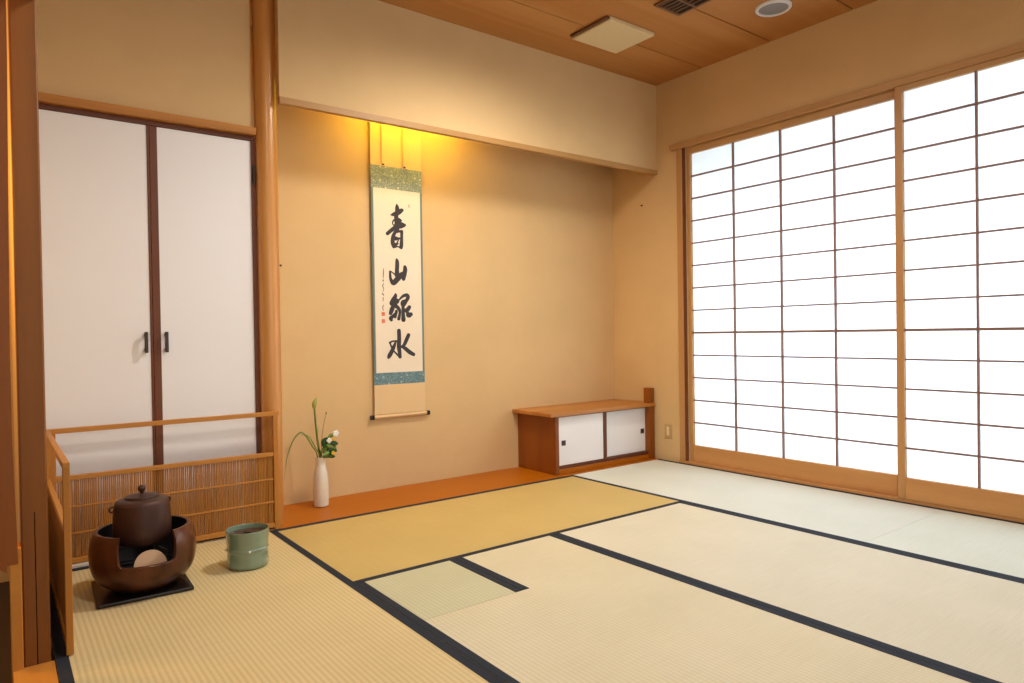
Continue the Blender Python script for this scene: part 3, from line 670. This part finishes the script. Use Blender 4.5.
def leaf(c, L, W, ang, tilt, mat_):
    bm = nb(); n_ = 12; rows = []
    for i in range(n_ + 1):
        u = i / n_; w = W * math.sin(PI * min(1, u * .97 + .015)) ** .7 / 2
        rows.append([bm.verts.new((L * (u - .5), -w, .10 * w)), bm.verts.new((L * (u - .5), 0, -.12 * W)), bm.verts.new((L * (u - .5), w, .10 * w)), bm.verts.new((L * (u - .5), 0, -.12 * W + .0012))])
    for a, b in zip(rows, rows[1:]):
        for k in range(4): bm.faces.new([a[k], a[(k + 1) % 4], b[(k + 1) % 4], b[k]])
    bm.faces.new(rows[0][::-1]); bm.faces.new(rows[-1]); bmesh.ops.recalc_face_normals(bm, faces=bm.faces[:])
    Mx = Matrix.Translation(c) @ Matrix.Rotation(-ang, 4, 'Y') @ Matrix.Rotation(PI / 2 + tilt, 4, 'X')
    bmesh.ops.transform(bm, matrix=Mx, verts=bm.verts[:])
    return obj('leaf', bm, mat_, fs, smooth='all')
for (c, L, W, a, tl, mt) in [((.347, .262, .340), .052, .036, 1.0, -.2, 'leafd'), ((.396, .258, .327), .050, .026, -.15, -.3, 'leafd'), ((.372, .256, .290), .050, .032, .5, -.2, 'leafd'), ((.392, .254, .292), .042, .026, -.3, -.4, 'leafd'),
                             ((.362, .256, .266), .054, .024, .1, -.3, 'leafl'), ((.384, .266, .368), .040, .020, .35, -.3, 'leafl'), ((.352, .258, .306), .042, .026, .7, .2, 'leafl'), ((.378, .254, .262), .046, .022, -.2, -.3, 'leafd'), ((.336, .258, .30), .034, .02, 1.2, .2, 'leafl'), ((.350, .252, .278), .040, .026, .2, -.4, 'leafl'), ((.366, .252, .318), .036, .024, -.5, -.3, 'leafl'), ((.344, .254, .322), .034, .022, 1.3, -.2, 'leafd'), ((.398, .258, .306), .030, .018, -.6, -.3, 'leafl')]:
    leaf(Vector(c), L, W, a, tl, M[mt])
def blossom(c, r, mat_, n_=5, nm='blossom'):
    bm = nb()
    for k in range(n_):
        a = 2 * PI * k / n_; ellipsoid(bm, (c[0] + r * .55 * math.cos(a), c[1] - r * .15, c[2] + r * .55 * math.sin(a)), (r * .55, r * .35, r * .55), 12, 8)
    ellipsoid(bm, c, (r * .45, r * .5, r * .45), 12, 8)
    return obj(nm, bm, M[mat_], fs, smooth='all')
blossom((.406, .258, .378), .0165, 'petal')['label'] = 'white blossom'
blossom((.366, .250, .346), .0135, 'petal', 4)['label'] = 'white blossom'
blossom((.385, .246, .279), .0105, 'yellow', 5)['label'] = 'yellow blossom'
blossom((.392, .256, .349), .008, 'yellow', 5)['label'] = 'yellow blossom'

# ------------------------------------------------------------------ small fittings
sw = thing('light_switch', 'cream light switch low on the wall beside the paper doors', 'light switch', (XR, -.066, .156))
obj('plate', box(nb(), XR - .007, XR - .0005, -.098, -.036, .152, .248, .003), M['switch'], sw)
obj('rocker', box(nb(), XR - .0105, XR - .0072, -.078, -.058, .172, .232, .002), M['rocker'], sw)
def peg(label, p, dirv):
    bm = nb(); d = Vector(dirv); tube(bm, [p, Vector(p) + d * .010], .003, 10); tube(bm, [Vector(p) + d * .010, Vector(p) + d * .014], .0058, 12)
    o = obj('wall_peg', bm, M['iron'], smooth=True); tag(o, label, 'peg')
peg('tiny dark peg on the right wall between alcove and paper doors', (XR - .0005, .143, 1.787), (-1, 0, 0))
peg('tiny dark peg on the alcove side of the round pillar', (.0655, .087, 1.232), (1, 0, 0))
pn = thing('ceiling_panel', 'square cream panel fixed under the wooden ceiling', 'ceiling panel', (1.83, -.40, H - .03))
obj('frame', box(nb(), 1.662, 2.016, -.560, -.256, H - .020, H - .001, .002), M['cream'], pn)
obj('cover', box(nb(), 1.674, 2.004, -.548, -.268, H - .0215, H - .0202, .0006), M['cream'], pn)
obj('shaded_side', box(nb(), 1.640, 1.6615, -.556, -.262, H - .014, H - .001, .002), M['panel_side_shade'], pn)  # dark brown strip painting the shadow on the panel's side face
vt = thing('ceiling_vent', 'dark slatted air vent in the ceiling at the top edge', 'air vent', (1.85, -.96, H - .03))
bm = nb(); X0, X1, Y0, Y1 = 1.752, 1.953, -1.14, -.784; z0, z1 = H - .012, H - .0008
box(bm, X0, X0 + .016, Y0, Y1, z0, z1, .002); box(bm, X1 - .016, X1, Y0, Y1, z0, z1, .002); box(bm, X0 + .016, X1 - .016, Y1 - .016, Y1, z0, z1, .002); box(bm, X0 + .016, X1 - .016, Y0, Y0 + .016, z0, z1, .002)
box(bm, X0 + .016, X1 - .016, -.91, -.898, z0, z1, .001); box(bm, X0 + .016, X1 - .016, -1.03, -1.018, z0, z1, .001)
obj('frame', bm, M['ventm'], vt)
bm = nb(); x = X0 + .03
while x < X1 - .024: box(bm, x, x + .007, Y0 + .016, Y1 - .016, z0 + .003, z1 - .002); x += .030
obj('slats', bm, M['ventm'], vt)
obj('duct_opening', box(nb(), X0 + .014, X1 - .014, Y0 + .014, Y1 - .014, z1 - .0015, z1), M['ventd'], vt)
dl = thing('ceiling_disc', 'round grey ceiling speaker with a white rim at the top edge', 'ceiling speaker', (2.30, -1.13, H - .02))
obj('rim', lathe(nb(), [(.074, H - .0005), (.092, H - .0005), (.092, H - .006), (.086, H - .013), (.078, H - .014), (.074, H - .010), (.074, H - .0005)], 2.300, -1.130, 56), M['ring'], dl, smooth=True)
obj('grille', lathe(nb(), [(0, H - .009), (.05, H - .0085), (.0735, H - .007), (.0735, H - .001), (0, H - .001)], 2.300, -1.130, 48), M['grey'], dl, smooth=True)

# ------------------------------------------------------------------ light
def area(name, loc, rot, sx, sy, power, col, spread=180):
    l = bpy.data.lights.new(name, 'AREA'); l.shape = 'RECTANGLE'; l.size = sx; l.size_y = sy; l.energy = power; l.color = col; l.spread = math.radians(spread)
    o = bpy.data.objects.new(name, l); C.objects.link(o); o.location = loc; o.rotation_euler = rot; return o
def lamp(name, loc, power, col, rad=.05):
    l = bpy.data.lights.new(name, 'POINT'); l.energy = power; l.color = col; l.shadow_soft_size = rad
    o = bpy.data.objects.new(name, l); C.objects.link(o); o.location = loc; return o
def spot(name, loc, power, col, ang=155, rad=.1):
    l = bpy.data.lights.new(name, 'SPOT'); l.energy = power; l.color = col; l.spot_size = math.radians(ang); l.spot_blend = .9; l.shadow_soft_size = rad
    o = bpy.data.objects.new(name, l); C.objects.link(o); o.location = loc; return o
area('daylight', (3.4, -1.75, .95), (0, math.radians(90), 0), 1.9, 3.4, 150, (.74, .90, 1.0))
for lx, ly, pw, an in ((1.0, -.92, 108, 177), (-.2, -1.8, 48, 174), (1.5, -2.3, 18, 172)):
    spot('downlight', (lx, ly, 2.47), pw, (1, .97, .93), an, .13)
area('front_fill', (.2, -5.4, 1.4), (math.radians(90), 0, 0), 3.2, 1.6, 25, (1, .98, .94))  # unseen fill light added behind the camera to brighten the front walls
area('alcove_lamp', (.94, .27, 2.30), (math.radians(10), 0, 0), .62, .05, 5.4, (1, .68, .03), 160)
lamp('corridor_lamp', (-1.5, -.5, 1.4), 24, (1, .52, .10), .1)
w = bpy.data.worlds.new('world'); bpy.context.scene.world = w; w.use_nodes = True
bg = w.node_tree.nodes['Background']; bg.inputs[0].default_value = (1, .985, .96, 1); bg.inputs[1].default_value = .28

# ------------------------------------------------------------------ camera
cam = bpy.data.cameras.new('camera'); co = bpy.data.objects.new('camera', cam); C.objects.link(co)
cam.sensor_fit = 'HORIZONTAL'; cam.sensor_width = 36; cam.lens = 684.42 / 1024 * 36; cam.clip_start = .02
yaw, pitch, roll = -.6485, -.0114, -.0155
fw = Vector((math.sin(-yaw) * math.cos(pitch), math.cos(yaw) * math.cos(pitch), math.sin(pitch)))
rt = Vector((math.cos(yaw), math.sin(yaw), 0)); up = rt.cross(fw)
r2 = rt * math.cos(roll) + up * math.sin(roll); u2 = -rt * math.sin(roll) + up * math.cos(roll)
co.matrix_world = Matrix(((r2.x, u2.x, -fw.x, -1.0231), (r2.y, u2.y, -fw.y, -3.1805), (r2.z, u2.z, -fw.z, .8895), (0, 0, 0, 1)))
S = bpy.context.scene; S.camera = co
S.view_settings.view_transform = 'Standard'; S.view_settings.look = 'None'; S.view_settings.gamma = 1; S.view_settings.use_curve_mapping = False
S.view_settings.exposure = 0.17
